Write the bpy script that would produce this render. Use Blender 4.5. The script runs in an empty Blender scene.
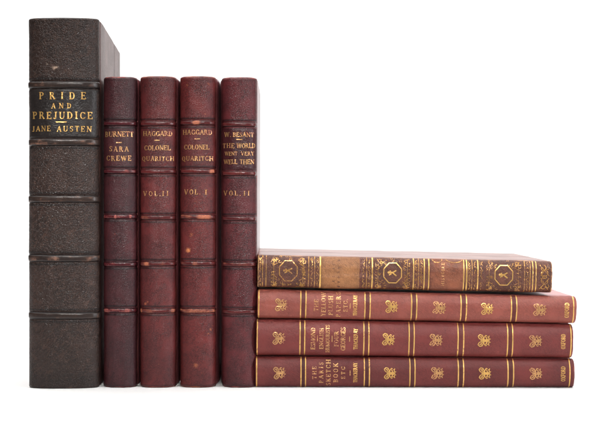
import bpy, math
import numpy as np
from mathutils import Matrix

S = 0.0006            # metres per photograph pixel at the front plane of the spines
CX, BASE = 260.0, 388.0
CAMD = 0.78
R = math.radians
scene = bpy.context.scene
COL = scene.collection

# ------------------------------------------------------------------ camera, world, lamps, exposure
cam_d = bpy.data.cameras.new('camera')
cam_d.sensor_width = 36.0
cam_d.lens = 36.0 * CAMD / (600 * S)
cam_d.shift_x = 40 / 600.0
cam_d.shift_y = -12 / 600.0
cam_d.clip_start = 0.02
cam_d.clip_end = 50
cam = bpy.data.objects.new('camera', cam_d)
COL.objects.link(cam)
cam.location = (0.0, -CAMD, (BASE - 200) * S)
cam.rotation_euler = (R(90), 0, 0)
scene.camera = cam

world = bpy.data.worlds.new('World')
scene.world = world
world.use_nodes = True
world.node_tree.nodes['Background'].inputs[0].default_value = (0.95, 0.97, 1.0, 1)
world.node_tree.nodes['Background'].inputs[1].default_value = 0.04


def area(name, loc, target, sx, sy, power, col=(1, 1, 1)):
    d = bpy.data.lights.new(name, 'AREA')
    d.shape = 'RECTANGLE'
    d.size, d.size_y = sx, sy
    d.energy = power
    d.color = col
    o = bpy.data.objects.new(name, d)
    COL.objects.link(o)
    o.location = loc
    v = np.array(target, float) - np.array(loc, float)
    from mathutils import Vector
    o.rotation_euler = Vector(v).to_track_quat('-Z', 'Y').to_euler()
    return o


area('overhead_softbox', (0.05, -0.10, 1.25), (0.05, -0.02, 0), 1.8, 0.8, 23, (1.0, 0.985, 0.96))
key = area('front_softbox', (0.10, -1.35, 0.85), (0.02, 0.0, 0.125), 1.1, 0.14, 0.75, (1.0, 0.98, 0.95))
key.data.spread = R(11)
side = area('side_strip', (1.0, -0.55, 0.35), (-0.05, 0.0, 0.17), 0.12, 0.7, 1.3, (0.93, 0.96, 1.0))
side.data.spread = R(70)
area('backdrop_lamp', (0.0, 0.75, 1.75), (0.0, 1.75, 0.30), 2.4, 0.4, 42, (1, 1, 1))

scene.view_settings.view_transform = 'Standard'
scene.view_settings.look = 'None'
scene.view_settings.exposure = 0.0
scene.view_settings.gamma = 1.0
scene.render.engine = 'CYCLES'
scene.cycles.max_bounces = 8
scene.cycles.use_denoising = True

# ------------------------------------------------------------------ small helpers


def lin(r, g, b, k=1.0):
    f = lambda c: (c / 255 / 12.92) if c / 255 <= 0.04045 else ((c / 255 + 0.055) / 1.055) ** 2.4
    return (f(r) * k, f(g) * k, f(b) * k, 1.0)


def hash2(ix, iy, seed):
    h = (ix.astype(np.int64) * 374761393 + iy.astype(np.int64) * 668265263 + seed * 1442695041) & 0x7fffffff
    h = ((h ^ (h >> 13)) * 1274126177) & 0x7fffffff
    h = h ^ (h >> 16)
    return (h & 0xffff) / 65535.0


def vnoise(x, y, seed=0):
    x = np.asarray(x, float); y = np.asarray(y, float)
    ix = np.floor(x); iy = np.floor(y)
    fx = x - ix; fy = y - iy
    fx = fx * fx * (3 - 2 * fx); fy = fy * fy * (3 - 2 * fy)
    a = hash2(ix, iy, seed); b = hash2(ix + 1, iy, seed)
    c = hash2(ix, iy + 1, seed); d = hash2(ix + 1, iy + 1, seed)
    return (a * (1 - fx) + b * fx) * (1 - fy) + (c * (1 - fx) + d * fx) * fy


def fbm(x, y, seed=0, o=4):
    t = 0; w = 0.5; s = 0
    for k in range(o):
        t = t + w * vnoise(np.asarray(x) * 2 ** k, np.asarray(y) * 2 ** k, seed + k * 7)
        s += w; w *= 0.5
    return t / s


def sstep(a, b, x):
    t = np.clip((x - a) / (b - a), 0, 1)
    return t * t * (3 - 2 * t)


def mesh_obj(name, verts, faces, mat, parent=None, smooth=True, attrs=None):
    me = bpy.data.meshes.new(name)
    me.from_pydata([tuple(v) for v in np.asarray(verts).tolist()], [], faces)
    if smooth:
        me.polygons.foreach_set('use_smooth', [True] * len(me.polygons))
    for k, v in (attrs or {}).items():
        at = me.attributes.new(k, 'FLOAT', 'POINT')
        at.data.foreach_set('value', np.ascontiguousarray(v, dtype=np.float32))
    me.materials.append(mat)
    me.update()
    o = bpy.data.objects.new(name, me)
    COL.objects.link(o)
    if parent:
        o.parent = parent
    return o


def grid_faces(nr, nc, base=0, flip=False):
    i = np.arange(nr - 1)[:, None] * nc + np.arange(nc - 1)[None, :] + base
    f = np.stack([i, i + 1, i + nc + 1, i + nc], -1).reshape(-1, 4)
    if flip:
        f = f[:, ::-1]
    return f.tolist()

# ------------------------------------------------------------------ materials


class NT:
    def __init__(s, name):
        s.m = bpy.data.materials.new(name)
        s.m.use_nodes = True
        s.t = s.m.node_tree
        s.b = s.t.nodes['Principled BSDF']

    def n(s, typ, **kw):
        nd = s.t.nodes.new(typ)
        for k, v in kw.items():
            if k.startswith('i_'):
                nd.inputs[k[2:].replace('_', ' ')].default_value = v
            else:
                setattr(nd, k, v)
        return nd

    def l(s, a, b):
        s.t.links.new(a, b)

    def mix(s, fac, a, b, mode='MIX'):
        nd = s.n('ShaderNodeMix', data_type='RGBA', blend_type=mode)
        for sock, v in ((nd.inputs[0], fac), (nd.inputs[6], a), (nd.inputs[7], b)):
            if hasattr(v, 'links') or isinstance(v, bpy.types.NodeSocket):
                s.l(v, sock)
            else:
                sock.default_value = v
        return nd.outputs[2]

    def math(s, op, a, b=0.0, clamp=False):
        nd = s.n('ShaderNodeMath', operation=op, use_clamp=clamp)
        for sock, v in ((nd.inputs[0], a), (nd.inputs[1], b)):
            if isinstance(v, bpy.types.NodeSocket):
                s.l(v, sock)
            else:
                sock.default_value = v
        return nd.outputs[0]

    def ramp(s, fac, a, b):
        nd = s.n('ShaderNodeMapRange', interpolation_type='SMOOTHSTEP')
        s.l(fac, nd.inputs[0])
        nd.inputs[1].default_value = a
        nd.inputs[2].default_value = b
        return nd.outputs[0]


def coords(t, seed, scale=(1, 1, 1), rot=(0, 0, 0), kind='POINT'):
    tc = t.n('ShaderNodeTexCoord')
    mp = t.n('ShaderNodeMapping', vector_type=kind)
    mp.inputs['Location'].default_value = (seed * 0.37, seed * 0.11, seed * 0.23)
    mp.inputs['Scale'].default_value = scale
    mp.inputs['Rotation'].default_value = rot
    t.l(tc.outputs['Object'], mp.inputs['Vector'])
    return mp.outputs[0]


def noise(t, v, scale, detail=4, rough=0.55, dist=0.0):
    nd = t.n('ShaderNodeTexNoise')
    t.l(v, nd.inputs['Vector'])
    nd.inputs['Scale'].default_value = scale
    nd.inputs['Detail'].default_value = detail
    nd.inputs['Roughness'].default_value = rough
    nd.inputs['Distortion'].default_value = dist
    return nd.outputs[0]


AK = 0.47


def leather(name, ca, cb, wear, dark, grain=800, bump=0.35, rough=0.42, seed=1, crease=0.35, spec=0.32, light=None, coat=0.0, wrinkle_light=False):
    if not coat:
        ca, cb, dark, light = [c and (c[0] * AK, c[1] * AK, c[2] * AK, 1.0) for c in (ca, cb, dark, light)]
    t = NT(name)
    v = coords(t, seed)
    # slightly warped pebble grain, stretched along a diagonal
    vm = coords(t, seed, (1, 1, 1.4), (0, R(40), 0), 'TEXTURE')
    nz = t.n('ShaderNodeTexNoise'); t.l(vm, nz.inputs['Vector'])
    nz.inputs['Scale'].default_value = grain * 0.35
    nz.inputs['Detail'].default_value = 2
    add = t.n('ShaderNodeVectorMath', operation='MULTIPLY_ADD')
    t.l(nz.outputs['Color'], add.inputs[0])
    add.inputs[1].default_value = (0.0022,) * 3
    t.l(vm, add.inputs[2])
    vo = t.n('ShaderNodeTexVoronoi', feature='DISTANCE_TO_EDGE')
    t.l(add.outputs[0], vo.inputs['Vector'])
    vo.inputs['Scale'].default_value = grain
    cell = t.ramp(vo.outputs['Distance'], 0.0, 0.28)       # 0 in the creases
    big = noise(t, v, 38, 5, 0.6)
    mid = noise(t, v, 210, 4, 0.6)
    patch = noise(t, v, 95, 3, 0.5)
    fine = noise(t, v, 1500, 3, 0.7)
    bigf = t.ramp(big, 0.33, 0.68)
    c = t.mix(bigf, ca, cb)
    cr = t.math('MULTIPLY', t.math('SUBTRACT', 1.0, cell), crease)
    cr = t.math('MULTIPLY', cr, t.ramp(patch, 0.3, 0.62))
    c = t.mix(cr, c, dark)
    # long wrinkles running on a slant, of two directions
    wr = None
    for k_, (ang, sd_) in enumerate(((40, 3.1), (58, 7.7))):
        vw = coords(t, seed + sd_, (1, 1, 2.4), (0, R(ang), 0), 'TEXTURE')
        w_ = noise(t, vw, grain * 0.45, 2, 0.5, 0.5)
        w_ = t.math('ABSOLUTE', t.math('SUBTRACT', w_, 0.5))
        w_ = t.ramp(w_, 0.03, 0.004)
        wr = w_ if wr is None else t.math('MAXIMUM', wr, w_)
    wr = t.math('MULTIPLY', wr, t.ramp(patch, 0.30, 0.5))
    c = t.mix(t.math('MULTIPLY', wr, crease * (0.5 if wrinkle_light else 1.0)), c, light if light and wrinkle_light else dark)
    if light:
        hl = t.math('MULTIPLY', t.ramp(mid, 0.55, 0.75), 0.35)
        c = t.mix(hl, c, light)
    aw = t.n('ShaderNodeAttribute', attribute_name='wear')
    ad = t.n('ShaderNodeAttribute', attribute_name='dark')
    c = t.mix(ad.outputs['Fac'], c, dark)
    wn = t.ramp(t.math('ADD', aw.outputs['Fac'], t.math('ADD', t.math('MULTIPLY', t.math('SUBTRACT', mid, 0.5), 0.9), t.math('MULTIPLY', t.math('SUBTRACT', fine, 0.5), 0.9))), 0.28, 0.85)
    wn = t.math('MULTIPLY', wn, t.math('GREATER_THAN', aw.outputs['Fac'], 0.02))
    deep = t.ramp(t.math('ADD', aw.outputs['Fac'], t.math('MULTIPLY', t.math('SUBTRACT', fine, 0.5), 0.7)), 0.55, 1.0)
    raw = tuple(0.55 * x + 0.45 * y for x, y in zip(ca[:3], wear[:3])) + (1.0,)
    c = t.mix(wn, c, t.mix(deep, raw, wear))
    t.l(c, t.b.inputs['Base Color'])
    rg = t.math('ADD', t.math('MULTIPLY', big, 0.22), rough - 0.11)
    rg = t.math('ADD', rg, t.math('MULTIPLY', wn, 0.25), True)
    t.l(rg, t.b.inputs['Roughness'])
    t.b.inputs['Specular IOR Level'].default_value = spec
    t.b.inputs['Coat Weight'].default_value = coat
    t.b.inputs['Coat Roughness'].default_value = 0.3
    h = t.math('ADD', t.math('MULTIPLY', cell, 0.7), t.math('MULTIPLY', mid, 0.8))
    h = t.math('SUBTRACT', h, t.math('MULTIPLY', wr, 0.8))
    bp = t.n('ShaderNodeBump')
    bp.inputs['Strength'].default_value = bump
    bp.inputs['Distance'].default_value = 0.0004
    t.l(h, bp.inputs['Height'])
    t.l(bp.outputs[0], t.b.inputs['Normal'])
    return t.m


def gilt(name, col, under, seed=3, lost=0.40):
    t = NT(name)
    v = coords(t, seed)
    n1 = noise(t, v, 900, 3, 0.6)
    n2 = noise(t, v, 120, 3, 0.6)
    f = t.ramp(t.math('ADD', t.math('MULTIPLY', n1, 0.6), t.math('MULTIPLY', n2, 0.4)), lost - 0.05, lost + 0.06)
    tone = t.mix(t.ramp(n2, 0.35, 0.65), col, tuple(c * 0.72 for c in col[:3]) + (1,))
    t.l(t.mix(f, under, tone), t.b.inputs['Base Color'])
    t.l(t.math('MULTIPLY', f, 0.72), t.b.inputs['Metallic'])
    t.b.inputs['Roughness'].default_value = 0.36
    bp = t.n('ShaderNodeBump')
    bp.inputs['Strength'].default_value = 0.5
    bp.inputs['Distance'].default_value = 0.0003
    t.l(n1, bp.inputs['Height'])
    t.l(bp.outputs[0], t.b.inputs['Normal'])
    return t.m


def simple_mat(name, ca, cb, rough=0.7, scale=60, bump=0.15, stretch=(1, 1, 1), seed=2):
    t = NT(name)
    v = coords(t, seed, stretch)
    n = noise(t, v, scale, 5, 0.6)
    t.l(t.mix(t.ramp(n, 0.35, 0.65), ca, cb), t.b.inputs['Base Color'])
    t.b.inputs['Roughness'].default_value = rough
    bp = t.n('ShaderNodeBump')
    bp.inputs['Strength'].default_value = bump
    bp.inputs['Distance'].default_value = 0.0004
    t.l(n, bp.inputs['Height'])
    t.l(bp.outputs[0], t.b.inputs['Normal'])
    return t.m


M_PAGES = simple_mat('aged_pages', lin(214, 196, 160), lin(168, 146, 112), 0.85, 260, 0.6, (9, 0.4, 0.4))
M_BAND = simple_mat('headband_silk', lin(150, 60, 50), lin(200, 170, 120), 0.6, 900, 0.4, (1, 1, 1))
M_GOLD = gilt('gilt_bright', lin(236, 186, 108), lin(140, 84, 58), 3, 0.39)
M_GOLD_T = gilt('gilt_lettering', lin(222, 170, 112), lin(140, 76, 60), 5, 0.455)
M_GOLD_W = gilt('gilt_worn', lin(196, 146, 82), lin(112, 72, 52), 9, 0.47)

# ------------------------------------------------------------------ backdrop: one white sweep
mb = NT('white_paper')
nn = noise(mb, coords(mb, 1), 6, 3)
mb.l(mb.mix(nn, (0.84, 0.84, 0.84, 1), (0.88, 0.88, 0.88, 1)), mb.b.inputs['Base Color'])
mb.b.inputs['Roughness'].default_value = 0.9
mb.b.inputs['Specular IOR Level'].default_value = 0.2
prof = [(-0.155, 0.0), (0.9, 0.0)]
for k in range(1, 25):
    a = k / 24 * math.pi / 2
    prof.append((0.9 + 0.85 * math.sin(a), 0.85 * (1 - math.cos(a))))
prof.append((1.75, 2.4))
vs = []
for (y, z) in prof:
    vs += [(-2.2, y, z), (2.2, y, z)]
fs = [(2 * i, 2 * i + 1, 2 * i + 3, 2 * i + 2) for i in range(len(prof) - 1)]
bd = mesh_obj('backdrop', vs, fs, mb.m)
bd['kind'] = 'structure'

# ------------------------------------------------------------------ stroke font (serif capitals), cap height 1
TK, TN = 0.18, 0.095


def _arc(cx, cy, rx, ry, a0, a1, tk=TK, tn=TN, n=14):
    """an elliptic stroke, thick where it runs upright and thin where it runs level"""
    out = []
    for i in range(n):
        q = []
        for a in (a0 + (a1 - a0) * i / n, a0 + (a1 - a0) * (i + 1) / n):
            c, s = math.cos(R(a)), math.sin(R(a))
            w = tn + (tk - tn) * abs(c) ** 1.5
            q.append(((cx + (rx) * c, cy + (ry) * s), (cx + (rx - w) * c, cy + (ry - w) * s)))
        out.append([q[0][0], q[1][0], q[1][1], q[0][1]])
    return out


def _bar(x0, y0, x1, y1, w):
    dx, dy = x1 - x0, y1 - y0
    L = math.hypot(dx, dy)
    nx, ny = -dy / L * w / 2, dx / L * w / 2
    k = max(1, int(L / 0.2))
    out = []
    for i in range(k):
        a, b = i / k, (i + 1) / k
        out.append([(x0 + dx * a + nx, y0 + dy * a + ny), (x0 + dx * a - nx, y0 + dy * a - ny),
                    (x0 + dx * b - nx, y0 + dy * b - ny), (x0 + dx * b + nx, y0 + dy * b + ny)])
    return out


def _ser(x, y, w=0.34):
    return _bar(x - w / 2, y + (0.03 if y < 0.5 else -0.03), x + w / 2, y + (0.03 if y < 0.5 else -0.03), 0.07)


def _stem(x, w=TK, s0=True, s1=True, y0=0, y1=1):
    o = _bar(x, y0, x, y1, w)
    if s0: o += _ser(x, 0)
    if s1: o += _ser(x, 1)
    return o


def glyph(ch):
    g = {}
    if ch == 'A': return 0.86, _bar(0.12, 0, 0.43, 1, TN) + _bar(0.43, 1, 0.74, 0, TK) + _bar(0.24, .36, .62, .36, TN) + _ser(.12, 0, .26) + _ser(.74, 0, .28)
    if ch == 'B': return 0.74, _stem(.17) + _arc(.36, .74, .26, .26, -90, 90) + _arc(.36, .27, .31, .27, -90, 90) + _bar(.17, .52, .38, .52, TN) + _bar(.17, .96, .38, .96, TN) + _bar(.17, .04, .38, .04, TN)
    if ch == 'C': return 0.80, _arc(.44, .5, .38, .5, 45, 315) + _bar(.72, .68, .72, .98, .07) + _bar(.70, .1, .76, .3, .06)
    if ch == 'D': return 0.84, _stem(.17) + _arc(.34, .5, .42, .5, -90, 90) + _bar(.17, .96, .36, .96, TN) + _bar(.17, .04, .36, .04, TN)
    if ch == 'E': return 0.72, _stem(.17) + _bar(.17, .96, .62, .96, TN) + _bar(.17, .04, .65, .04, TN) + _bar(.17, .52, .48, .52, TN) + _bar(.62, .76, .62, 1, .07) + _bar(.65, 0, .65, .26, .07) + _bar(.48, .4, .48, .64, .06)
    if ch == 'F': return 0.68, _stem(.17) + _bar(.17, .96, .62, .96, TN) + _bar(.17, .52, .48, .52, TN) + _bar(.62, .74, .62, 1, .07) + _bar(.48, .4, .48, .64, .06)
    if ch == 'G': return 0.86, _arc(.44, .5, .38, .5, 45, 325) + _bar(.74, .02, .74, .42, TK * .9) + _bar(.58, .42, .86, .42, .07) + _bar(.72, .68, .72, .98, .07)
    if ch == 'H': return 0.90, _stem(.18) + _stem(.72) + _bar(.18, .5, .72, .5, TN)
    if ch == 'I': return 0.42, _stem(.21)
    if ch == 'J': return 0.52, _bar(.32, .2, .32, 1, TK) + _ser(.32, 1) + _arc(.2, .17, .205, .2, 180, 360, TK * .8)
    if ch == 'K': return 0.86, _stem(.18) + _bar(.24, .42, .68, .97, TN) + _bar(.38, .58, .74, 0, TK) + _ser(.68, 1, .26) + _ser(.74, 0, .26)
    if ch == 'L': return 0.70, _stem(.18) + _bar(.18, .04, .62, .04, TN) + _bar(.62, 0, .62, .3, .07)
    if ch == 'M': return 1.06, _stem(.14, TN) + _stem(.90) + _bar(.16, 1, .50, .08, TK) + _bar(.50, .08, .88, 1, TN)
    if ch == 'N': return 0.90, _stem(.16, TN) + _bar(.14, .98, .74, .03, TK) + _bar(.74, 0, .74, 1, TN) + _ser(.74, 1, .26)
    if ch == 'O': return 0.86, _arc(.43, .5, .38, .5, 0, 360, n=24)
    if ch == 'Q': return 0.86, _arc(.43, .5, .38, .5, 0, 360, n=24) + _bar(.45, .1, .80, -.2, .12)
    if ch == 'P': return 0.70, _stem(.17) + _arc(.34, .72, .30, .28, -90, 90) + _bar(.17, .96, .36, .96, TN) + _bar(.17, .48, .36, .48, TN)
    if ch == 'R': return 0.82, _stem(.17) + _arc(.34, .74, .28, .26, -90, 90) + _bar(.17, .96, .36, .96, TN) + _bar(.17, .51, .36, .51, TN) + _bar(.40, .5, .72, 0, TK) + _ser(.73, 0, .2)
    if ch == 'S': return 0.64, _arc(.32, .745, .25, .255, 40, 270, TK * .8) + _arc(.32, .265, .27, .265, -140, 90, TK * .8) + _bar(.54, .72, .54, .98, .06) + _bar(.08, .02, .08, .28, .06)
    if ch == 'T': return 0.76, _stem(.38, s1=False) + _bar(.06, .96, .70, .96, TN) + _bar(.08, .72, .08, 1, .07) + _bar(.68, .72, .68, 1, .07)
    if ch == 'U': return 0.86, _bar(.18, .32, .18, 1, TK) + _ser(.18, 1) + _bar(.70, .32, .70, 1, TN) + _ser(.70, 1, .26) + _arc(.42, .33, .325, .33, 180, 360, TK * .8)
    if ch == 'V': return 0.84, _bar(.12, 1, .42, 0, TK) + _bar(.42, 0, .72, 1, TN) + _ser(.12, 1, .28) + _ser(.72, 1, .26)
    if ch == 'W': return 1.16, _bar(.12, 1, .36, 0, TK) + _bar(.36, 0, .58, 1, TN) + _bar(.58, 1, .82, 0, TK) + _bar(.82, 0, 1.04, 1, TN) + _ser(.12, 1, .28) + _ser(1.04, 1, .24) + _ser(.58, 1, .22)
    if ch == 'X': return 0.84, _bar(.14, 1, .70, 0, TK) + _bar(.70, 1, .14, 0, TN) + _ser(.14, 1, .26) + _ser(.70, 1, .24) + _ser(.14, 0, .24) + _ser(.70, 0, .26)
    if ch == 'Y': return 0.80, _bar(.12, 1, .40, .48, TK) + _bar(.68, 1, .40, .48, TN) + _bar(.40, 0, .40, .5, TK) + _ser(.12, 1, .26) + _ser(.68, 1, .24) + _ser(.40, 0)
    if ch == '.': return 0.30, _bar(.15, 0, .15, .17, .17)
    if ch == '-': return 1.0, _bar(0, .5, 1, .5, .5)
    return 0.5, []


def layout(txt, cx, cz, w, h, jit=0.0, seed=1, bold=1.0):
    """quads in spine coordinates, the line centred on cx, cz and w wide, h high"""
    h = h * 0.93
    gl = [glyph(c) for c in txt]
    tot = sum(g[0] for g in gl)
    n = len(gl)
    kx = h
    space = 0.0
    if n > 1:
        space = (w - tot * h) / (n - 1)
        if space < -0.02 * h:
            kx = (w + 0.02 * h * (n - 1)) / tot
            space = -0.02 * h
    else:
        kx = w / tot
    x = cx - (tot * kx + space * (n - 1)) / 2
    out = []
    rs = np.random.RandomState(seed * 17 + len(txt))
    for (adv, quads) in gl:
        dz = rs.uniform(-jit, jit) * h
        an = rs.uniform(-jit, jit) * 0.6
        for q in quads:
            out.append([(x + px * kx - (py - .5) * an * h, cz + (py - .5) * h + dz + (px - adv / 2) * an * h) for (px, py) in q])
        x += adv * kx + space
    return out


class Flat:
    """a flat motif in spine coordinates, in pixel units"""
    def __init__(s): s.q = []

    def line(s, pts, w):
        for (a, b) in zip(pts[:-1], pts[1:]):
            if math.hypot(b[0] - a[0], b[1] - a[1]) > 1e-9:
                dx, dy = b[0] - a[0], b[1] - a[1]
                L = math.hypot(dx, dy); nx, ny = -dy / L * w / 2, dx / L * w / 2
                k = max(1, int(L / 3.0))
                for i in range(k):
                    u, v = i / k, (i + 1) / k
                    s.q.append([(a[0] + dx * u + nx, a[1] + dy * u + ny), (a[0] + dx * u - nx, a[1] + dy * u - ny),
                                (a[0] + dx * v - nx, a[1] + dy * v - ny), (a[0] + dx * v + nx, a[1] + dy * v + ny)])
        return s

    def ell(s, cx, cy, rx, ry, w, a0=0, a1=360, rot=0, n=16):
        p = []
        for i in range(n + 1):
            a = R(a0 + (a1 - a0) * i / n)
            x, y = rx * math.cos(a), ry * math.sin(a)
            c, t = math.cos(R(rot)), math.sin(R(rot))
            p.append((cx + x * c - y * t, cy + x * t + y * c))
        return s.line(p, w)

    def at(s, cx, cz, k=S):
        return [[(cx + x * k, cz + y * k) for (x, y) in q] for q in s.q]

# ------------------------------------------------------------------ the book


class Book:
    def __init__(s, name, label, cat, group, T, H, D, e, n, mat, board_mat, seed, bands=(), band_h=4.0,
                 groove=0.0002, taper=0.0, spots=(), head_r=0.0013, tooled=(), edgewear=0.3, wob=0.00018, proud=(0.0, 0.0)):
        s.proud = proud
        s.T, s.H, s.D, s.e, s.n, s.seed, s.taper = T, H, D, e, n, seed, taper
        s.a = T / 2
        s.mat, s.bmat = mat, board_mat
        s.bands, s.band_h, s.groove = bands, band_h, groove
        s.spots, s.head_r, s.tooled, s.edgewear, s.wob = spots, head_r, tooled, edgewear, wob
        r = bpy.data.objects.new(name, None)
        r.empty_display_size = 0.02
        COL.objects.link(r)
        r['label'] = label
        r['category'] = cat
        if group: r['group'] = group
        s.root = r
        s.build()

    # offset of the leather from the ideal curve
    def off(s, X, z):
        o = s.wob * (2 * fbm(X * 3 + 5, z * 45, s.seed, 3) - 1)
        o = o + 0.00005 * (2 * vnoise(X * 22, z * 900, s.seed + 3) - 1)
        for b in s.bands:                                            # leather pressed in on both sides of a band
            for d in (-1, 1):
                o = o - s.groove * np.exp(-((z - b - d * s.band_h * 0.62) / (0.0005)) ** 2)
        return o

    def ends(s, X, z):
        """rounding over at head and tail"""
        r = s.head_r
        wz = 0.0004 * (vnoise(X * 4, X * 0 + 3.3, s.seed + 11) - 0.5)
        d = np.minimum(np.minimum(z, s.H - z) + wz, r).clip(0)
        return -(r - np.sqrt(np.maximum(r * r - (r - d) ** 2, 0)))

    def pos(s, X, z, extra=0.0, ends=False):
        """X in [-1,1] across the spine"""
        X = np.clip(X, -1, 1)
        Y = (1 - np.abs(X) ** s.n) ** (1 / s.n)
        o = s.off(X, z) + extra
        if ends: o = o + s.ends(X, z)
        return (s.a + o) * X * (1 + s.taper * (z / s.H - .5)), s.e - (s.e + o) * Y

    def attrs(s, X, z):
        w = np.zeros_like(z); dk = np.zeros_like(z)
        x = X * s.a
        for (sx, sz, r, k) in s.spots:
            rr = np.hypot(x - sx, z - sz) * (0.75 + 0.6 * fbm(x * 1500, z * 1500, s.seed + 31, 2))
            w = np.maximum(w, 0.88 * k * (1 - sstep(r * 0.15, r * 1.2, rr)))
        # rubbed head, tail and joints
        d = np.minimum(z, s.H - z)
        w = np.maximum(w, s.edgewear * (1 - sstep(0.0004, 0.0016, d)) * (0.5 + fbm(x * 500, z * 100, s.seed + 5)))
        w = np.maximum(w, s.edgewear * sstep(0.955, 0.995, np.abs(X)) * 1.4 * fbm(z * 160, x * 0 + 2, s.seed + 9))
        for (tz, tw, tk) in s.tooled:
            jit = 0.00012 * (vnoise(X * 5, z * 0 + tz * 999, s.seed) - 0.5)
            dk = np.maximum(dk, tk * np.exp(-((z - tz + jit) / tw) ** 2))
        return w, dk

    def xs(s, n=46):
        th = np.linspace(-math.pi / 2, math.pi / 2, n)
        return np.sign(np.sin(th)) * np.abs(np.sin(th)) ** (2 / max(s.n, 2)) if s.n > 2.0 else np.sin(th)

    def grid(s, X, z, extra=0.0, ends=False):
        XX, ZZ = np.meshgrid(X, z)
        px, py = s.pos(XX, ZZ, extra, ends)
        return XX, ZZ, np.stack([px, py, ZZ], -1).reshape(-1, 3)

    def build(s):
        X = s.xs()
        nc = len(X)
        zr = s.head_r
        z = np.unique(np.concatenate([np.linspace(0, zr, 7), np.arange(zr, s.H - zr, 0.00038), np.linspace(s.H - zr, s.H, 7)]))
        XX, ZZ, V = s.grid(X, z, 0.0, True)
        w, dk = s.attrs(XX.ravel(), ZZ.ravel())
        F = grid_faces(len(z), nc)
        th = 0.0019
        _, _, V2 = s.grid(X, np.array([0.0006, s.H - 0.0006]), -th)
        b2 = len(V)
        F += grid_faces(2, nc, b2, True)
        top = (len(z) - 1) * nc
        for i in range(nc - 1):
            F.append((top + i, top + i + 1, b2 + nc + i + 1, b2 + nc + i))
            F.append((i + 1, i, b2 + i, b2 + i + 1))
        F.append
        for (ca, cb) in ((0, 0), (nc - 1, nc - 1)):
            col = [r * nc + ca for r in range(len(z))]
            ring = col + [b2 + nc + cb, b2 + cb]
            F.append(tuple(ring if ca == 0 else ring[::-1]))
        V = np.concatenate([V, V2])
        at = {'wear': np.concatenate([w, np.zeros(len(V2))]), 'dark': np.concatenate([dk, np.zeros(len(V2))])}
        s.spine = mesh_obj('spine', V, F, s.mat, s.root, True, at)
        # boards with a pressed joint, rounded edges
        for sd in (-1, 1):
            s.board(sd)
        # text block, slightly rounded at the back, hollow at the fore-edge
        s.block()
        # head and tail bands
        for zz in (0.0034, s.H - 0.0034):
            vs, fs = [], []
            xs = np.linspace(-s.a + 0.004, s.a - 0.004, 22)
            for i, x in enumerate(xs):
                y0 = s.pos(np.array([x / s.a]), np.array([zz]), -0.0035)[1][0]
                for k in range(8):
                    an = k / 8 * 2 * math.pi
                    vs.append((x * (1 + s.taper * (zz / s.H - .5)), y0 + 0.0007 * math.cos(an), zz + 0.0007 * math.sin(an)))
            for i in range(len(xs) - 1):
                for k in range(8):
                    fs.append((i * 8 + k, i * 8 + (k + 1) % 8, (i + 1) * 8 + (k + 1) % 8, (i + 1) * 8 + k))
            fs.append(tuple(range(8))); fs.append(tuple((len(xs) - 1) * 8 + k for k in range(7, -1, -1)))
            mesh_obj('headband', vs, fs, M_BAND, s.root)

    def board(s, sd):
        th = 0.0026
        y0, y1 = s.e + 0.0002, s.D
        ys = np.concatenate([np.linspace(y0, y0 + 0.011, 26), np.linspace(y0 + 0.012, y1 - 0.0012, 40), np.linspace(y1 - 0.0011, y1, 6)])
        zs = np.concatenate([np.linspace(0.0, 0.0012, 6), np.linspace(0.002, s.H - 0.002, 90), np.linspace(s.H - 0.0012, s.H, 6)])
        YY, ZZ = np.meshgrid(ys, zs)
        # outer face with rounded rims
        d = np.minimum(np.minimum(ZZ, s.H - ZZ), y1 - YY).clip(0, 0.0011)
        r = 0.0011
        rim = r - np.sqrt(np.maximum(r * r - (r - d) ** 2, 0))
        o = -rim + 0.00012 * (2 * fbm(YY * 60, ZZ * 60, s.seed + 40 + sd, 3) - 1)
        o = o - 0.0009 * np.exp(-((YY - y0 - 0.0042) / 0.0016) ** 2)              # joint
        ln = np.exp(-((YY - y0 - 0.0290) / 0.00045) ** 2)                        # edge of the leather on the side
        ln2 = np.exp(-((YY - y0 - 0.0550) / 0.0006) ** 2) + np.exp(-((YY - y0 - 0.1150) / 0.0013) ** 2)
        o = o - 0.0007 * ln2
        o = o - 0.00018 * ln
        tp = 1 + s.taper * (ZZ / s.H - .5)
        pr_ = s.proud[0 if sd < 0 else 1]
        o = o + pr_ * (1 - np.exp(-((YY - y0) / 0.011) ** 2))      # boards stand a little proud of the spine
        xo = sd * (s.a + o) * tp
        xi = sd * (s.a - th) * tp
        A = np.stack([xo, YY, ZZ], -1).reshape(-1, 3)
        B = np.stack([xi, YY, ZZ], -1).reshape(-1, 3)
        nr, nc = YY.shape
        F = grid_faces(nr, nc, 0, sd < 0) + grid_faces(nr, nc, nr * nc, sd > 0)
        N = nr * nc
        rim_ids = [c for c in range(nc)] + [(r_ + 1) * nc - 1 for r_ in range(1, nr)] + [(nr - 1) * nc + c for c in range(nc - 2, -1, -1)] + [r_ * nc for r_ in range(nr - 2, 0, -1)]
        for i in range(len(rim_ids)):
            a, b = rim_ids[i], rim_ids[(i + 1) % len(rim_ids)]
            q = (b, a, a + N, b + N)
            F.append(q if sd > 0 else q[::-1])
        dk = np.concatenate([np.clip(ln * 0.8 + ln2, 0, 1).ravel(), np.zeros(N)])
        we = (s.edgewear * np.maximum(1 - sstep(0.0003, 0.0015, d), 1.3 * (1 - sstep(0.001, 0.009, YY - y0))) * (0.3 + fbm(YY * 300, ZZ * 300, s.seed + 8))).ravel()
        ob = mesh_obj('board', np.concatenate([A, B]), F, s.bmat, s.root, True,
                      {'dark': dk, 'wear': np.concatenate([we, np.zeros(N)])})
        return ob

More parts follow.
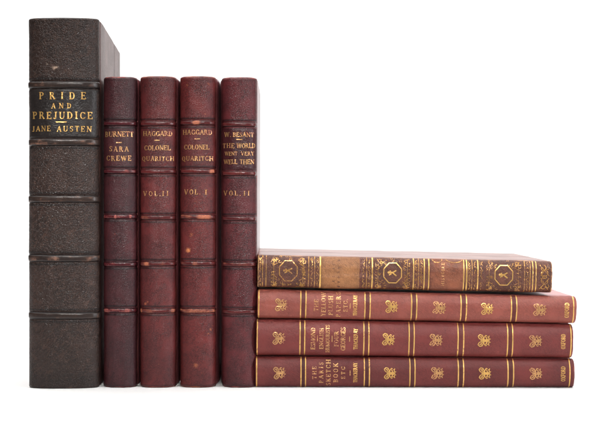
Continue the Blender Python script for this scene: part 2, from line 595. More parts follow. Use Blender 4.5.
    def block(s):
        x1 = s.a - 0.0028
        zs = (0.0035, s.H - 0.0035)
        n = 17
        us = np.linspace(-1, 1, n)
        vs = []
        for z in zs:
            tp = 1 + s.taper * (z / s.H - .5)
            for u in us: vs.append((u * x1 * tp, s.e * 0.75 + 0.0035 + (s.e * 0.4) * (u * u), z))
            for u in us[::-1]: vs.append((u * x1 * tp, s.D - 0.0045 - 0.0035 * (1 - u * u), z))
        m = 2 * n
        fs = [tuple(range(m - 1, -1, -1)), tuple(range(m, 2 * m))]
        for i in range(m):
            j = (i + 1) % m
            fs.append((i, j, j + m, i + m))
        mesh_obj('text_block', vs, fs, M_PAGES, s.root, False)

    def band(s, z, w, amt=0.5, mat=None, h=0.0011, inner=0.0, streak=0.0):
        """raised band over a cord, w wide, h high"""
        X = s.xs(60)
        nz = 16
        t = np.linspace(-1, 1, nz)
        zz = z + t * w / 2
        XX, TT = np.meshgrid(X, t)
        ZZ = z + TT * w / 2 + 0.00018 * (vnoise(XX * 3, XX * 0 + z * 500, s.seed) - .5) * 2
        bump = h * (1 - np.abs(TT) ** 3.2) ** 0.8 * (0.9 + 0.2 * vnoise(XX * 6, XX * 0 + z * 77, s.seed + 2))
        if inner > 0:
            bump = bump * (1 - 0.92 * sstep(inner - 0.05, inner + 0.05, np.abs(XX)))
        bump = bump - 0.00015 * (np.abs(TT) > 0.99)
        px, py = s.pos(XX, ZZ, bump)
        V = np.stack([px, py, ZZ], -1).reshape(-1, 3)
        x = XX * s.a
        nz_ = fbm(x * 260, ZZ * 700 + z * 50, s.seed + 77, 4)
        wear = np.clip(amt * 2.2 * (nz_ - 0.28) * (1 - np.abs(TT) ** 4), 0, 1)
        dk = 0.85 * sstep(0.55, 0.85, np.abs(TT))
        for (sx, r, k) in (s.bspots.get(round(z, 6), []) if hasattr(s, 'bspots') else []):
            wear = np.maximum(wear, .85 * k * (1 - sstep(r * .4, r * 1.2, np.abs(x - sx) * (0.5 + 1.1 * nz_) + 0.0006 * np.abs(TT) ** 2)) * (np.abs(TT) < .8))
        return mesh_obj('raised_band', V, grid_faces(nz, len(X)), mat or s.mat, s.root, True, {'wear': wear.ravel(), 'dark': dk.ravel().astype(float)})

    def strip(s, name, z0, z1, mat, extra=0.00008, x0=-1.0, x1=1.0, nz=None, rag=0.0, parent=None, wear=0.0):
        """a thin patch lying on the spine"""
        nz = nz or max(3, int((z1 - z0) / 0.0005))
        th0, th1 = math.asin(max(-1, x0)), math.asin(min(1, x1))
        X = np.sin(np.linspace(th0, th1, 44))
        t = np.linspace(0, 1, nz)
        XX, TT = np.meshgrid(X, t)
        ZZ = z0 + (z1 - z0) * TT
        if rag: ZZ = ZZ + rag * (fbm(XX * 6 + 3, TT * 0 + z0 * 3000, s.seed + 4) - .5)
        ex = np.where((TT > 0.001) & (TT < 0.999), extra, extra * 0.2)
        px, py = s.pos(XX, ZZ, ex)
        V = np.stack([px, py, ZZ], -1).reshape(-1, 3)
        w = np.clip(wear * 2 * (fbm(XX * s.a * 300, ZZ * 300, s.seed + 52) - .25), 0, 1)
        dk = np.clip(0.6 * wear * (2.2 * (fbm(XX * s.a * 170, ZZ * 170, s.seed + 61) - .42) + 1.3 * np.exp(-((1 - XX) / .22) ** 2) + 1.0 * np.exp(-((XX + 1) / .2) ** 2) + .9 * np.exp(-(TT / .08) ** 2) + .9 * np.exp(-((1 - TT) / .08) ** 2)), 0, .85) if wear else np.zeros_like(w)
        return mesh_obj(name, V, grid_faces(nz, len(X)), mat, parent or s.root, True, {'wear': w.ravel(), 'dark': dk.ravel()})

    def foil(s, name, quads, mat, extra=0.00011, parent=None):
        q = np.array(quads, float)                                   # n,4,2
        x, z = q[..., 0].ravel(), q[..., 1].ravel()
        px, py = s.pos(x / s.a, z, extra)
        py = py - np.repeat((np.arange(len(q)) % 23) * 2.5e-6, 4)
        V = np.stack([px, py, z], -1)
        # front faces look towards -y whatever the winding
        F = []
        for i in range(len(q)):
            a = q[i]
            ar = sum(a[k][0] * a[(k + 1) % 4][1] - a[(k + 1) % 4][0] * a[k][1] for k in range(4))
            ids = (4 * i, 4 * i + 1, 4 * i + 2, 4 * i + 3)
            F.append(ids if ar > 0 else ids[::-1])
        return mesh_obj(name, V, F, mat, parent or s.root, False)

# ------------------------------------------------------------------ upright books


def upright(xl, xr, yt, yb=BASE, e=0.005, **kw):
    """left and right edges and head given as photograph pixels"""
    cx = (xl + xr) / 2
    k = (CAMD + e) / CAMD
    T = (xr - xl) * S * k
    H = (yb - yt) * S
    return cx, T, H


class Up:
    def __init__(s, name, label, xl, xr, yt, D, e, n, mat, bmat, seed, y=0.0, yaw=0.0, **kw):
        s.cx = (xl + xr) / 2
        s.y = y
        k = (CAMD + e + y) / CAMD
        s.k0 = (CAMD + y) / CAMD
        T = (xr - xl) * S * k
        H = (BASE - yt + 0.6) * S * s.k0
        for key in ('bands',):
            kw[key] = [s.Z(v) for v in kw.get(key, ())]
        kw['tooled'] = [(s.Z(v), w * S, q) for (v, w, q) in kw.get('tooled', ())]
        kw['spots'] = [((px - s.cx) * S, s.Z(py), r * S, q) for (px, py, r, q) in kw.get('spots', ())]
        kw['band_h'] = kw.get('band_h', 6) * S
        kw['proud'] = tuple(v * S for v in kw.get('proud', (0, 0)))
        s.b = Book(name, label, 'book', kw.pop('group', None), T, H, D, e, n, mat, bmat, seed, **kw)
        s.b.root.location = ((s.cx - CX) * S * (CAMD + y + e) / CAMD, y, 0)
        s.b.root.rotation_euler = (0, 0, R(yaw))

    lift = 0.00011

    def Z(s, py):
        return (BASE - py) * S * s.k0

    def text(s, name, lines, mat, jit=0.03, seed=1):
        q = []
        for (t, cx, cy, w, h) in lines:
            if t == '-':
                x, z = (cx - s.cx) * S, s.Z(cy)
                hw, hh = w * S / 2, h * S / 2
                q.append([(x - hw, z - hh), (x + hw, z - hh), (x + hw, z + hh), (x - hw, z + hh)])
            else:
                q += layout(t, (cx - s.cx) * S, s.Z(cy), w * S, h * S, jit, seed)
        return s.b.foil(name, q, mat, s.lift)


GROUP_U = 'upright leather bound books'
# --- the tall dark book
m_pride = leather('dark_brown_morocco', lin(70, 50, 44), lin(60, 45, 40), lin(166, 140, 122), lin(26, 20, 20), 860, 0.5, 0.42, 11, 0.6, light=lin(126, 90, 76), wrinkle_light=True)
m_pride_b = leather('brown_board_cloth', lin(100, 66, 60), lin(80, 52, 48), lin(210, 190, 180), lin(48, 34, 34), 700, 0.4, 0.5, 12, 0.25, spec=0.5, coat=0.2)
m_pride_n = leather('polished_brown_band', lin(78, 62, 56), lin(62, 50, 47), lin(150, 104, 84), lin(26, 22, 24), 900, 0.08, 0.30, 14, 0.2, light=lin(120, 98, 88))
m_pride_l = leather('black_title_leather', lin(48, 40, 38), lin(56, 47, 45), lin(120, 95, 84), lin(20, 18, 20), 700, 0.18, 0.40, 13, 0.3)
PB = [83.5, 141, 198, 257.5, 315]
pr = Up('tall_book', 'tall dark brown leather book with black title panel at the far left of the row', 30, 100, 17.0, 0.183, 0.0085, 2.5,
        m_pride, m_pride_b, 21, y=-0.004, yaw=2.3, proud=(0.5, 1.0), bands=PB, band_h=6.2, groove=0.0005, head_r=0.0012, edgewear=0.28, group=GROUP_U, wob=0.0003,
        tooled=[(v + d, 0.9, 0.85) for v in PB for d in (-6.2, 6.0)] + [(380, 8, 0.35)],  # tooled lines beside the bands; last entry darkens a broad stretch near the foot
        spots=[(49, 63, 2.6, .8), (56, 67, 3.2, .95), (59, 66, 2.0, .9), (46, 58, 1.6, .6), (64, 226, 1.8, .55), (67, 228, 1.5, .5), (93, 158, 1.5, .5), (78, 350, 1.5, .4)])
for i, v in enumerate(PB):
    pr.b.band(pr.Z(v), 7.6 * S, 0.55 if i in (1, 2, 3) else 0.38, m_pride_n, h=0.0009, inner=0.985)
pr.b.strip('title_panel', pr.Z(136.5), pr.Z(87.8), m_pride_l, 0.00012, -0.93, 0.93, rag=0.0003)
pr.lift = 0.0003
pr.text('title_lettering', [('PRIDE', 64.5, 94.6, 46, 7.6), ('AND', 63.5, 104.8, 20, 5.6), ('PREJUDICE', 64.3, 114.3, 59, 7.6), ('-', 63.5, 121, 10.5, 1.1)],
        M_GOLD, 0.03, 4)
pr.text('author_lettering', [('JANE', 43.8, 127.6, 19, 5.8), ('AUSTEN', 76, 127.8, 34, 6.0)], M_GOLD, 0.03, 6)

# --- four small red ones
D_S = 0.117
wear_o = lin(180, 106, 72)
specs = []
m_bur = leather('plum_morocco', lin(100, 46, 51), lin(84, 39, 45), lin(186, 88, 74), lin(26, 14, 18), 1400, 0.26, 0.42, 31, 0.5, light=lin(96, 58, 64))
m_hg2 = leather('red_morocco', lin(136, 56, 56), lin(116, 47, 48), wear_o, lin(34, 16, 19), 1400, 0.26, 0.42, 37, 0.5, light=lin(134, 68, 68))
m_hg1 = leather('rubbed_red_morocco', lin(142, 56, 55), lin(120, 47, 48), lin(186, 112, 68), lin(34, 16, 19), 1400, 0.25, 0.42, 43, 0.5, light=lin(140, 70, 68))
m_bes = leather('wine_morocco', lin(130, 52, 57), lin(110, 45, 50), lin(176, 96, 84), lin(30, 14, 18), 1300, 0.3, 0.42, 47, 0.55, light=lin(128, 66, 72))
m_side = leather('wine_board', lin(118, 62, 66), lin(104, 54, 58), lin(180, 120, 100), lin(50, 26, 30), 900, 0.1, 0.35, 48, 0.2, spec=0.6, coat=0.5)
m_band_b = leather('polished_plum_band', lin(106, 42, 48), lin(88, 34, 42), lin(180, 100, 90), lin(22, 10, 14), 900, 0.1, 0.26, 33, 0.2)
m_band_r = leather('polished_red_band', lin(124, 52, 52), lin(108, 44, 46), lin(172, 102, 74), lin(28, 12, 14), 900, 0.1, 0.28, 35, 0.2)
m_lab_d = leather('dark_title_leather', lin(96, 40, 46), lin(82, 36, 42), lin(150, 80, 60), lin(24, 12, 16), 900, 0.2, 0.36, 36, 0.3)


def small(name, label, xl, xr, yt, mat, seed, BY, band_amt, spots, band_mat, yaw=0, bsp=None, proud=(0, 0), e=0.0085, n=2.55, taper=0.0, y=0.0):
    u = Up(name, label, xl + .5, xr - .5, yt, D_S, e, n, mat, m_side, seed, yaw=yaw, y=y, proud=(proud[0] + .5, proud[1] + .5), bands=BY, band_h=4.6, groove=0.00035, head_r=0.0016,
           edgewear=0.5, spots=spots, group=GROUP_U, taper=taper,
           tooled=[(v + d, 0.75, 0.9) for v in BY for d in (-4.6, 4.4)] + [(385.6, 0.6, 0.6), (80.6, 0.5, 0.35)])
    u.b.bspots = {}
    for k, v in (bsp or {}).items():
        u.b.bspots[round(u.Z(BY[k]), 6)] = [((px - u.cx) * S, r * S, q) for (px, r, q) in v]
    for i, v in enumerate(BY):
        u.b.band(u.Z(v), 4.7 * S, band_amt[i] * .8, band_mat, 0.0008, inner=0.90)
    return u


bu = small('small_book', 'darkest of the slim upright books, plum spine, standing right beside the tall brown one', 103.5, 138, 77, m_bur, 51,
           [123.3, 171.3, 216.7, 264.5, 310.6], [.25, .5, .6, .4, .75],
           [(116, 234, 1.6, .75), (119, 232.6, 1.5, .7), (114.5, 236, 1.2, .6), (113, 208, 1.2, .35)], m_band_b, yaw=0.3, proud=(1.6, .9),
           bsp={2: [(117, 1.6, .95), (106.5, 1.2, .8), (131, 2, .8)], 1: [(128, 4, .6)], 4: [(108, 4, .7), (128, 4, .7)]})
bu.text('author_lettering', [('BURNETT', 120.6, 134.0, 28.5, 5.6), ('-', 120.5, 142.5, 5.5, 1.0)], M_GOLD_T, 0.04, 7)
bu.text('title_lettering', [('SARA', 120.4, 148.8, 19.5, 5.4), ('CREWE', 120.2, 158.2, 25, 5.4)], M_GOLD_T, 0.04, 8)

h2 = small('small_book', 'slim upright red book marked VOL. II, between the plum and the most scuffed one', 140, 177, 76.5, m_hg2, 61,
           [123.5, 171.6, 217.8, 264, 311], [.3, .35, .5, .6, .75],
           [(146, 304, 2.2, .75), (149, 302, 2.0, .7), (160, 364, 1.6, .8), (163, 365, 1.2, .7), (147, 147.5, 1.8, .6), (158, 249, 1.2, .4), (173, 351, 1.5, .5), (150, 148, 1.8, .5)],
           m_band_r, yaw=0.1, proud=(.9, 1.2), bsp={3: [(148, 4, .95), (163, 4, .5)], 4: [(142.5, 2.5, 1), (150, 4, .6), (173, 3, .8)], 2: [(147, 6, .55)], 0: [(158, 2.5, .4)]})
h2.text('author_lettering', [('HAGGARD', 158.6, 133.5, 29.5, 5.2), ('-', 158.2, 140.2, 5.5, .9)], M_GOLD_T, 0.04, 9)
h2.text('title_lettering', [('COLONEL', 158.3, 147.8, 26.5, 5.2), ('QUARITCH', 158.8, 158.6, 32, 4.9)], M_GOLD_T, 0.04, 10)
h2.text('volume_lettering', [('VOL.', 153, 193.5, 17.5, 5.2), ('II', 166.3, 193.5, 6.2, 5.2)], M_GOLD_T, 0.04, 11)

h1 = small('small_book', 'most scuffed slim upright red book, marked VOL. I, orange spots on its spine', 179.8, 216.5, 76.5, m_hg1, 71,
           [122.7, 171.2, 217, 263.5, 311], [.35, .5, .9, .55, 1.0],
           [(189, 250.5, 4.2, 1), (192, 234.5, 3.2, .72), (190.5, 236, 2.2, .6), (188, 85, 3.2, .55), (209, 84, 3.4, .7), (206, 114, 1.6, .7), (196, 202, 2.0, .55),
            (211, 330, 2.6, .8), (209, 334, 2.0, .7), (213, 326, 1.4, .6), (196, 365, 5, .6), (192, 366, 3, .55), (203, 373, 3.5, .45), (201, 225, 2.2, .4), (213, 170, 2, .7), (187, 284, 2, .35)],
           m_band_r, yaw=-0.1, proud=(1.2, 2.2), bsp={0: [(197, 5.5, .95)], 2: [(205, 9, .95), (190, 4, .55)], 4: [(197, 16, .78)], 3: [(196, 4, .75)], 1: [(212, 4, .9)]})
h1.text('author_lettering', [('HAGGARD', 198, 132.2, 29.5, 5.2), ('-', 198, 138.8, 5.5, .9)], M_GOLD_T, 0.04, 12)
h1.text('title_lettering', [('COLONEL', 197.3, 147, 25.5, 5.2), ('QUARITCH', 198, 158.4, 31.5, 4.9)], M_GOLD_T, 0.04, 13)
h1.text('volume_lettering', [('VOL.', 193, 192, 16.5, 5.4), ('I', 206.5, 192, 2.8, 5.2)], M_GOLD_T, 0.04, 14)

be = small('small_book', 'slim wine red book, last of the upright row, touching the lying stack', 221.3, 257.2, 77.5, m_bes, 81,
           [124.5, 173.4, 218.7, 264.6, 312], [.3, .4, .45, .5, .4],
           [(229, 224, 1.6, .45), (230, 226, 1.2, .4)], m_band_r, yaw=-0.8, proud=(2.3, 0.2), taper=0.03, bsp={3: [(240, 12, .45)], 1: [(240, 6, .4)]})
be.b.strip('title_panel', be.Z(169), be.Z(129.2), m_lab_d, 0.0001, -0.96, 0.98, rag=0.0002)
be.lift = 0.00026
be.text('author_lettering', [('W.', 228.2, 134.6, 7.2, 5.0), ('BESANT', 243.5, 134.6, 20.5, 4.8), ('-', 239.5, 139.4, 6, .9)], M_GOLD_T, 0.04, 15)
be.text('title_lettering', [('THE', 229, 145.6, 12, 5.0), ('WORLD', 246, 145.6, 18.5, 5.2), ('WENT', 231.5, 153.6, 12.5, 4.2), ('VERY', 247.5, 153.6, 13, 4.2),
                            ('WELL', 231, 161.8, 13.5, 4.8), ('THEN', 247, 161.8, 14.5, 5.0)], M_GOLD_T, 0.04, 16)
be.text('volume_lettering', [('VOL.', 232.5, 193.2, 17, 5.2), ('II', 246.5, 193.2, 6, 5.0)], M_GOLD_T, 0.04, 17)

# ------------------------------------------------------------------ lying books


class Lying:
    def __init__(s, name, label, xl, xr, tl, tr, bl, br, e, n, mat, bmat, seed, yaw=0.0, D=D_S, y=0.0, **kw):
        """tl tr bl br: the photograph's y of the top and bottom edges at the left (head) and right (tail)"""
        s.xr = xr
        Tm = ((bl - tl) + (br - tr)) / 2 * S * (CAMD + e + y) / CAMD
        taper = ((bl - tl) - (br - tr)) * S / Tm
        mh, mt = (tl + bl) / 2, (tr + br) / 2
        kw['spots'] = [((s_y) * S, s.Z(px), r * S, q) for (px, s_y, r, q) in kw.get('spots', ())]
        kw['tooled'] = [(s.Z(v), w * S, q) for (v, w, q) in kw.get('tooled', ())]
        s.b = Book(name, label, 'book', kw.pop('group', None), Tm, (xr - xl) * S, D, e, n, mat, bmat, seed, taper=taper, **kw)
        tau = math.atan2(mt - mh, xr - xl)
        s.b.root.location = ((xr - CX) * S, y, (BASE - mt) * S)
        s.b.root.rotation_euler = (0, -(math.pi / 2 - tau), R(yaw))
        # shift so that the head end stays on the front plane when yawed
        L = (xr - xl) * S
        s.b.root.location.y += L * math.sin(R(yaw))

    def Z(s, px):
        return (s.xr - px) * S

    def lines(s, name, xs, mat, w=1.3, x0=-0.985, x1=0.985, parent=None):
        for v in xs:
            s.b.strip(name, s.Z(v) - w * S / 2, s.Z(v) + w * S / 2, mat, 0.0001, x0, x1, nz=4, rag=0.0001)

    def cols(s, name, items, mat, jit=0.03, seed=1):
        q = []
        for (t, px, yc, w, h) in items:                 # yc: offset upwards from the middle of the spine
            if t == '-':
                x, z = yc * S, s.Z(px)
                q.append([(x - w * S / 2, z - h * S / 2), (x + w * S / 2, z - h * S / 2), (x + w * S / 2, z + h * S / 2), (x - w * S / 2, z + h * S / 2)])
            else:
                q += layout(t, yc * S, s.Z(px), w * S, h * S, jit, seed)
        return s.b.foil(name, q, mat)


def emblem(seed=0):
    f = Flat()
    for d in (-1, 1):
        f.line([(d * 1.2, 2.0), (d * 1.9, 5.2), (d * 4.4, 6.6), (d * 6.3, 4.6), (d * 5.6, 2.0), (d * 3.0, 0.9), (d * 1.2, 2.0)], 0.85)
        f.line([(d * 2.4, 2.2), (d * 4.6, 4.9)], 0.9)
        f.line([(d * 3.9, 2.2), (d * 4.9, 3.4)], 0.7)
        f.ell(d * 2.4, -0.9, 1.7, 1.4, 0.9, 0, 360, d * 20, 10)
        f.ell(d * 2.6, -3.6, 1.4, 1.2, 0.8, 20, 340, d * 40, 10)
        f.line([(d * 3.6, -0.2), (d * 5.6, -1.2), (d * 5.0, -2.8)], 0.8)
        f.line([(d * 3.2, -4.2), (d * 5.2, -5.2)], 0.9)
        f.line([(d * 1.2, -4.6), (d * 1.9, -6.6)], 0.8)
    f.line([(0, 4.0), (0, -5.6)], 1.2)
    f.line([(-2.0, 0.9), (2.0, 0.9)], 1.2)
    f.line([(-1.4, -2.2), (1.4, -2.2)], 1.5)
    f.line([(-.9, -4.2), (.9, -3.0)], 0.9)
    rs = np.random.RandomState(seed)                 # every stamp is pressed a little askew
    a, k = rs.uniform(-0.09, 0.09), rs.uniform(0.94, 1.04)
    dx, dy = rs.uniform(-.4, .4), rs.uniform(-.4, .4)
    c, t = math.cos(a) * k, math.sin(a) * k
    f.q = [[(x * c - y * t + dx, x * t + y * c + dy) for (x, y) in q] for q in f.q]
    return f


def thackeray(label, xl, xr, tl, tr, bl, br, mat, seed, yaw, pairs, ends_, orn, oxf, cols, authors, k, bandmat, y=0.0):
    rsb = np.random.RandomState(seed)
    b = Lying('lying_book', label, xl, xr, tl, tr, bl, br, 0.0056, 2.4, mat, m_rside, seed, yaw=yaw, y=y, group='lying books in the stack', head_r=0.0012,
              edgewear=0.4, wob=0.00022, tooled=[],
              spots=[(rsb.uniform(xl + 4, xr - 4), rsb.uniform(-14, 14), rsb.uniform(.5, 1.7), rsb.uniform(.35, .6)) for _ in range(16)])
    for (p, q) in pairs:
        b.b.strip('dark_fillet', b.Z(q) + 0.3 * S, b.Z(p) - 0.3 * S, bandmat, 0.00004, -0.99, 0.99, nz=5)
        b.lines('gilt_fillet', (p, q), M_GOLD, 1.15)
    b.lines('gilt_fillet', ends_, M_GOLD, 1.1)
    for i_, px in enumerate(orn):
        b.b.foil('gilt_emblem', emblem(seed * 10 + i_).at(0.0, b.Z(px), S * 0.95), (M_GOLD, M_GOLD_T)[(i_ + seed) % 2])
    b.cols('title_lettering', cols, M_GOLD_T, 0.02, k)
    b.cols('author_lettering', authors, M_GOLD, 0.02, k + 1)
    b.cols('publisher_lettering', [('OXFORD', oxf, 0, 15.5, 4.6)], M_GOLD, 0.02, k + 2)
    return b


m_rside = leather('rose_board', lin(176, 112, 110), lin(160, 98, 98), lin(190, 140, 120), lin(90, 46, 48), 1500, 0.12, 0.36, 98, 0.1, spec=0.5, coat=0.2)
m_t1 = leather('rose_calf', lin(198, 108, 92), lin(180, 93, 80), lin(190, 120, 100), lin(70, 26, 32), 1300, 0.22, 0.42, 91, 0.22, light=lin(196, 112, 108))
m_t2 = leather('crimson_calf', lin(172, 80, 74), lin(152, 66, 62), lin(190, 110, 90), lin(56, 22, 28), 1300, 0.22, 0.42, 93, 0.22, light=lin(150, 78, 80))
m_t3 = leather('maroon_calf', lin(154, 68, 64), lin(132, 56, 54), lin(180, 100, 84), lin(46, 18, 24), 1300, 0.22, 0.42, 95, 0.22, light=lin(128, 64, 68))
m_f1 = leather('fillet_brown', lin(150, 68, 62), lin(126, 54, 52), lin(140, 80, 60), lin(40, 14, 18), 1500, 0.08, 0.5, 96, 0.2)
m_f3 = leather('fillet_dark', lin(122, 52, 50), lin(100, 42, 42), lin(120, 70, 60), lin(30, 12, 16), 1500, 0.08, 0.5, 97, 0.2)

thackeray('bottom book of the lying stack, maroon, titled THE PARIS SKETCH BOOK', 255, 574, 357.3, 359.3, 387.8, 387.8, m_t3, 105, -0.7,
          [(301, 305.5), (364.3, 369.3), (409.8, 414.8), (458, 463.3), (507.5, 513)], (256.6, 569), (279.5, 390, 437, 484.5, 535), 562.3,
          [('THE', 314.3, 0, 12.5, 4.4), ('PARIS', 321, 0, 20.5, 4.6), ('SKETCH', 328.3, 0, 25.5, 4.8), ('BOOK', 335.6, 0, 19, 5.0), ('ETC', 343, 0, 12, 4.2), ('-', 350, 0, 5, .8)],
          [('THACKERAY', 355.2, 0, 19.5, 4.2)], 21, m_f3)
thackeray('middle red book of the lying stack, between two other red books, titled FOUR GEORGES', 256, 573, 320.0, 324.6, 355.9, 358.3, m_t2, 103, -0.5,
          [(300, 304.7), (363.8, 368.8), (409, 414), (457.8, 463.4), (507.3, 512.3)], (257.2, 570.4), (279, 388.5, 436, 484, 535), 562.6,
          [('ESMOND', 313, 0, 21.5, 4.6), ('-', 317.4, 0, 6, .8), ('ENGLISH', 321.3, 0, 20.5, 4.2), ('HUMOURISTS', 327.6, 0, 27, 4.2), ('-', 332, 0, 6, .8),
           ('FOUR', 336.3, 0, 15, 4.6), ('GEORGES', 343, 0, 23, 4.8), ('-', 349.5, 0, 5, .8)],
          [('THACKERAY', 355.6, 0, 20.5, 4.4)], 31, m_f1)
thackeray('lightest red book of the stack, titled THE YELLOW PLUSH PAPERS, under the brown one', 257, 576, 289.9, 296.9, 318.4, 323.6, m_t1, 101, -0.8,
          [(300.6, 305.8), (364.8, 370), (411.3, 416.4), (460.6, 466), (510.8, 516)], (258.7, 572.6), (281, 391.3, 439.3, 487, 538.8), 565.8,
          [('THE', 316, 0, 11.5, 4.6), ('YELLOW', 323.3, 1.0, 23.5, 4.8), ('PLUSH', 330.6, 0, 19, 4.8), ('PAPERS', 338.3, 1, 24.5, 4.8), ('ETC.', 345.3, 0.5, 12.5, 4.6), ('-', 350, 0, 6, .9)],
          [('THACKERAY', 355, 0.5, 20.5, 4.2)], 41, m_f1)

# --- the worn brown book on top
m_top = leather('worn_brown_calf', lin(150, 88, 68), lin(118, 70, 56), lin(190, 146, 100), lin(56, 32, 28), 1200, 0.35, 0.42, 111, 0.5, light=lin(134, 100, 66))
m_topb = leather('faded_rose_board', lin(132, 90, 80), lin(108, 72, 64), lin(190, 150, 130), lin(110, 70, 66), 1200, 0.14, 0.38, 112, 0.15, spec=0.5, coat=0.3)
m_tan = leather('tan_label', lin(226, 158, 104), lin(202, 134, 86), lin(132, 84, 52), lin(120, 76, 48), 900, 0.2, 0.5, 113, 0.35, light=lin(234, 174, 118))
m_rus = leather('russet_label', lin(196, 118, 84), lin(164, 92, 68), lin(104, 58, 42), lin(92, 48, 38), 900, 0.2, 0.45, 114, 0.35, light=lin(206, 134, 92))
m_ink = simple_mat('faded_ink', lin(70, 40, 26), lin(120, 74, 44), 0.6, 500)
tb = Lying('lying_book', 'worn brown book with gilt octagons and two paler labels, on top of the stack', 257.5, 552.5, 255.3, 261.6, 287.2, 293.0, 0.0046, 3.0,
           m_top, m_topb, 121, group='lying books in the stack', head_r=0.0010, edgewear=0.75, wob=0.00028,
           spots=[(370, 12, 4, .4), (330, -14, 5, .4), (300, 14, 6, .5), (440, 15, 4, .5), (480, 12, 4, .5), (538, 14, 5, .6), (262, 8, 4, .5), (264, -8, 4, .5), (275, 13, 5, .5), (312, 13, 4, .5), (522, 13, 4, .45)])
tb.b.strip('tan_label', tb.Z(359.5), tb.Z(321.5), m_tan, 0.00014, -0.985, 0.99, rag=0.0002, wear=0.4)
tb.b.strip('russet_label', tb.Z(463.5), tb.Z(429.5), m_rus, 0.00014, -0.985, 0.99, rag=0.0002, wear=0.7)
W = M_GOLD_W
tb.lines('gilt_fillet', (262.5, 266), W, 0.8)
tb.lines('gilt_fillet', (308.5, 314.5), W, 0.9)
tb.lines('gilt_fillet', (320.2,), M_GOLD, 1.7)
tb.lines('gilt_fillet', (366.5,), W, 0.7)
tb.lines('gilt_fillet', (372.2,), M_GOLD, 1.4)
tb.lines('gilt_fillet', (413.5,), M_GOLD, 1.1)
tb.lines('gilt_fillet', (418.5,), W, 0.8)
tb.lines('gilt_fillet', (424.2, 428.8), M_GOLD, 1.2)
tb.lines('gilt_fillet', (463.6, 466.6), M_GOLD, 1.3)
tb.lines('gilt_fillet', (472,), W, 0.8)
tb.lines('gilt_fillet', (477.8,), M_GOLD, 1.2)
tb.lines('gilt_fillet', (524.5, 530), W, 1.0)
tb.lines('gilt_fillet', (532.8, 536), M_GOLD, 0.9)


def medallion(worn):
    f = Flat()
    pts = []
    for i in range(9):
        a = R(22.5 + 45 * i)
        pts.append((10.6 * math.cos(a), 9.6 * math.sin(a)))
    f.line(pts, 1.0)
    # small seated-bird like flower
    f.line([(0.2, 4.2), (0.4, -1.0)], 1.7)
    f.line([(-1.8, 1.8), (2.4, 2.6)], 1.4)
    f.line([(0.2, 0), (-2.8, -3.8)], 1.3)
    f.line([(0.4, 0), (2.6, -3.6)], 1.3)
    f.line([(-2.2, 3.6), (0, 1.0)], 0.9)
    f.ell(0.4, 3.9, .9, .9, .9, n=8)
    return f


def corners(seed, full=True):
    """filigree round a medallion: corner sprays, scrolls and dotted rails"""
    f = Flat()
    rs = np.random.RandomState(seed)
    for sx in (-1, 1):
        for sy in (-1, 1):
            f.ell(sx * 12.6, sy * 13.2, 1.8, 1.3, .5, 30, 330, rs.uniform(0, 180), 8)
            f.line([(sx * 14.2, sy * 16), (sx * 9.5, sy * 12.0)], .6)
            f.line([(sx * 14.2, sy * 11.5), (sx * 10.4, sy * 13.4)], .6)
            f.ell(sx * 9.8, sy * 16.0, 1.4, 1.5, .5, 0, 300, rs.uniform(0, 180), 8)
            f.line([(sx * 7, sy * 14.2), (sx * 8.6, sy * 10.8)], .5)
        if sx < 0:
            for sy in (-1, 1):       # solid gilt corners along the lower edge
                f.line([(sx * 14.4, sy * 16.5), (sx * 12.4, sy * 12.5)], 1.3)
                f.line([(sx * 14.6, sy * 15.5), (sx * 13.8, sy * 11.5)], 1.1)
    for _ in range(64):
        x_, y_ = rs.uniform(-15.5, 15.5), rs.uniform(-16.5, 16.5)
        if x_ * x_ + y_ * y_ < 150: continue
        f.ell(x_, y_, rs.uniform(.6, 1.3), rs.uniform(.6, 1.6), .42, 0, rs.uniform(120, 320), rs.uniform(0, 360), 6)
    for k in range(-13, 14, 3):
        j = rs.uniform(-.6, .6)
        for sy in (-1, 1):
            if rs.rand() < 0.75:
                f.line([(k + j, sy * 17.6), (k + j + rs.uniform(-1.2, 1.2), sy * (16 + rs.uniform(-.8, .8)))], .7)
    f.line([(-14.8, 14.9), (14.5, 14.9)], .45)
    f.line([(-14.8, -14.9), (14.5, -14.9)], .45)
    return f


def rail(seed):
    f = Flat()
    rs = np.random.RandomState(seed)
    for k in np.arange(-13, 13.5, 2.6):
        r = rs.rand()
        if r < .45: f.ell(k, 0, 1.1, .9, .5, 0, rs.uniform(180, 340), rs.uniform(0, 360), 7)
        elif r < .85: f.line([(k - 1, rs.uniform(-1, 1)), (k + 1.1, rs.uniform(-1, 1))], .7)
    return f


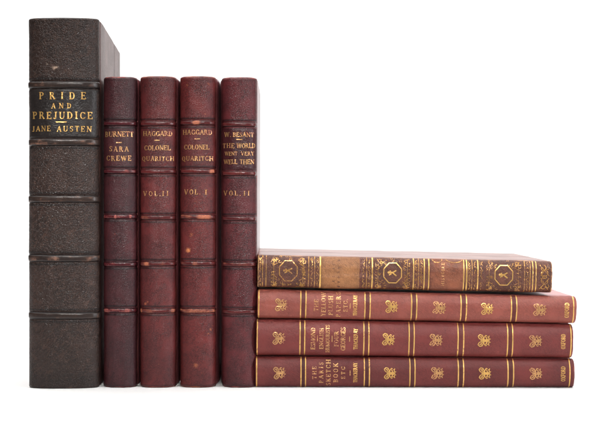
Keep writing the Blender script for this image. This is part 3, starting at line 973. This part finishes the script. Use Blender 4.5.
for i, px in enumerate((288.3, 392.6, 503.8)):
    tb.b.foil('gilt_medallion', medallion(i == 0).at(0.0006, tb.Z(px), S), M_GOLD if i else W)
    tb.b.foil('gilt_filigree', corners(200 + i).at(0.0, tb.Z(px), S * 0.985), W)
for i, px in enumerate((260, 304, 311.5, 317.4, 363.5, 369.2, 416, 421.4, 469.3, 475, 481.5, 527.3)):
    tb.b.foil('gilt_roll', rail(300 + i).at(0.0, tb.Z(px), S), W)
# the spray at the tail
f = Flat()
for d in (-1, 1):
    f.ell(d * 4, 0, 3.0, 3.6, .8, 20, 320, d * 30)
    f.ell(d * 9.5, 1.2, 2.4, 3.0, .7, 0, 300, 90)
    f.ell(d * 9.5, -3.0, 1.6, 1.8, .7, 40, 330, 10)
    f.line([(d * 1, 4), (d * 13, -4)], .7)
    f.line([(d * 1, -5), (d * 12.5, 5)], .7)
f.ell(0, 0, 1.5, 2.2, .9, n=10)
tb.b.foil('gilt_spray', f.at(0, tb.Z(544.5), S * .95), M_GOLD_W)
tb.b.foil('title_lettering', layout('HISTOIRE', 0.6 * S, tb.Z(442.8), 22.5 * S, 3.3 * S, 0.04, 51), M_GOLD_T, 0.0003)
# scalloped gilt edge of the russet label
f = Flat()
f.ell(15.5, 10.0, 3.4, 5.0, .6, 90, 270)
f.ell(15.5, -7.0, 3.2, 8.0, .6, 90, 270)
tb.b.foil('gilt_scallop', f.at(0.0, tb.Z(447), S), M_GOLD_W, 0.0003)
# what is left of the printed lines on the tan label
f = Flat()
rs = np.random.RandomState(5)
for (cz, xs_) in ((1.2, (-13.5, -9, -4, 1, 5, 12.2)), (6.5, (-8, -3.5, 4, 8))):
    for x in xs_:
        f.line([(x, cz - 1.2 + rs.uniform(-.4, .4)), (x + rs.uniform(-.6, .6), cz + 1.3)], .6 + .5 * (abs(x) > 11))
        f.line([(x - .9, cz + rs.uniform(-1, 1)), (x + .9, cz + rs.uniform(-1, 1))], .5)
tb.b.foil('faded_lettering', f.at(0.0, tb.Z(340), S), m_ink, 0.00026)
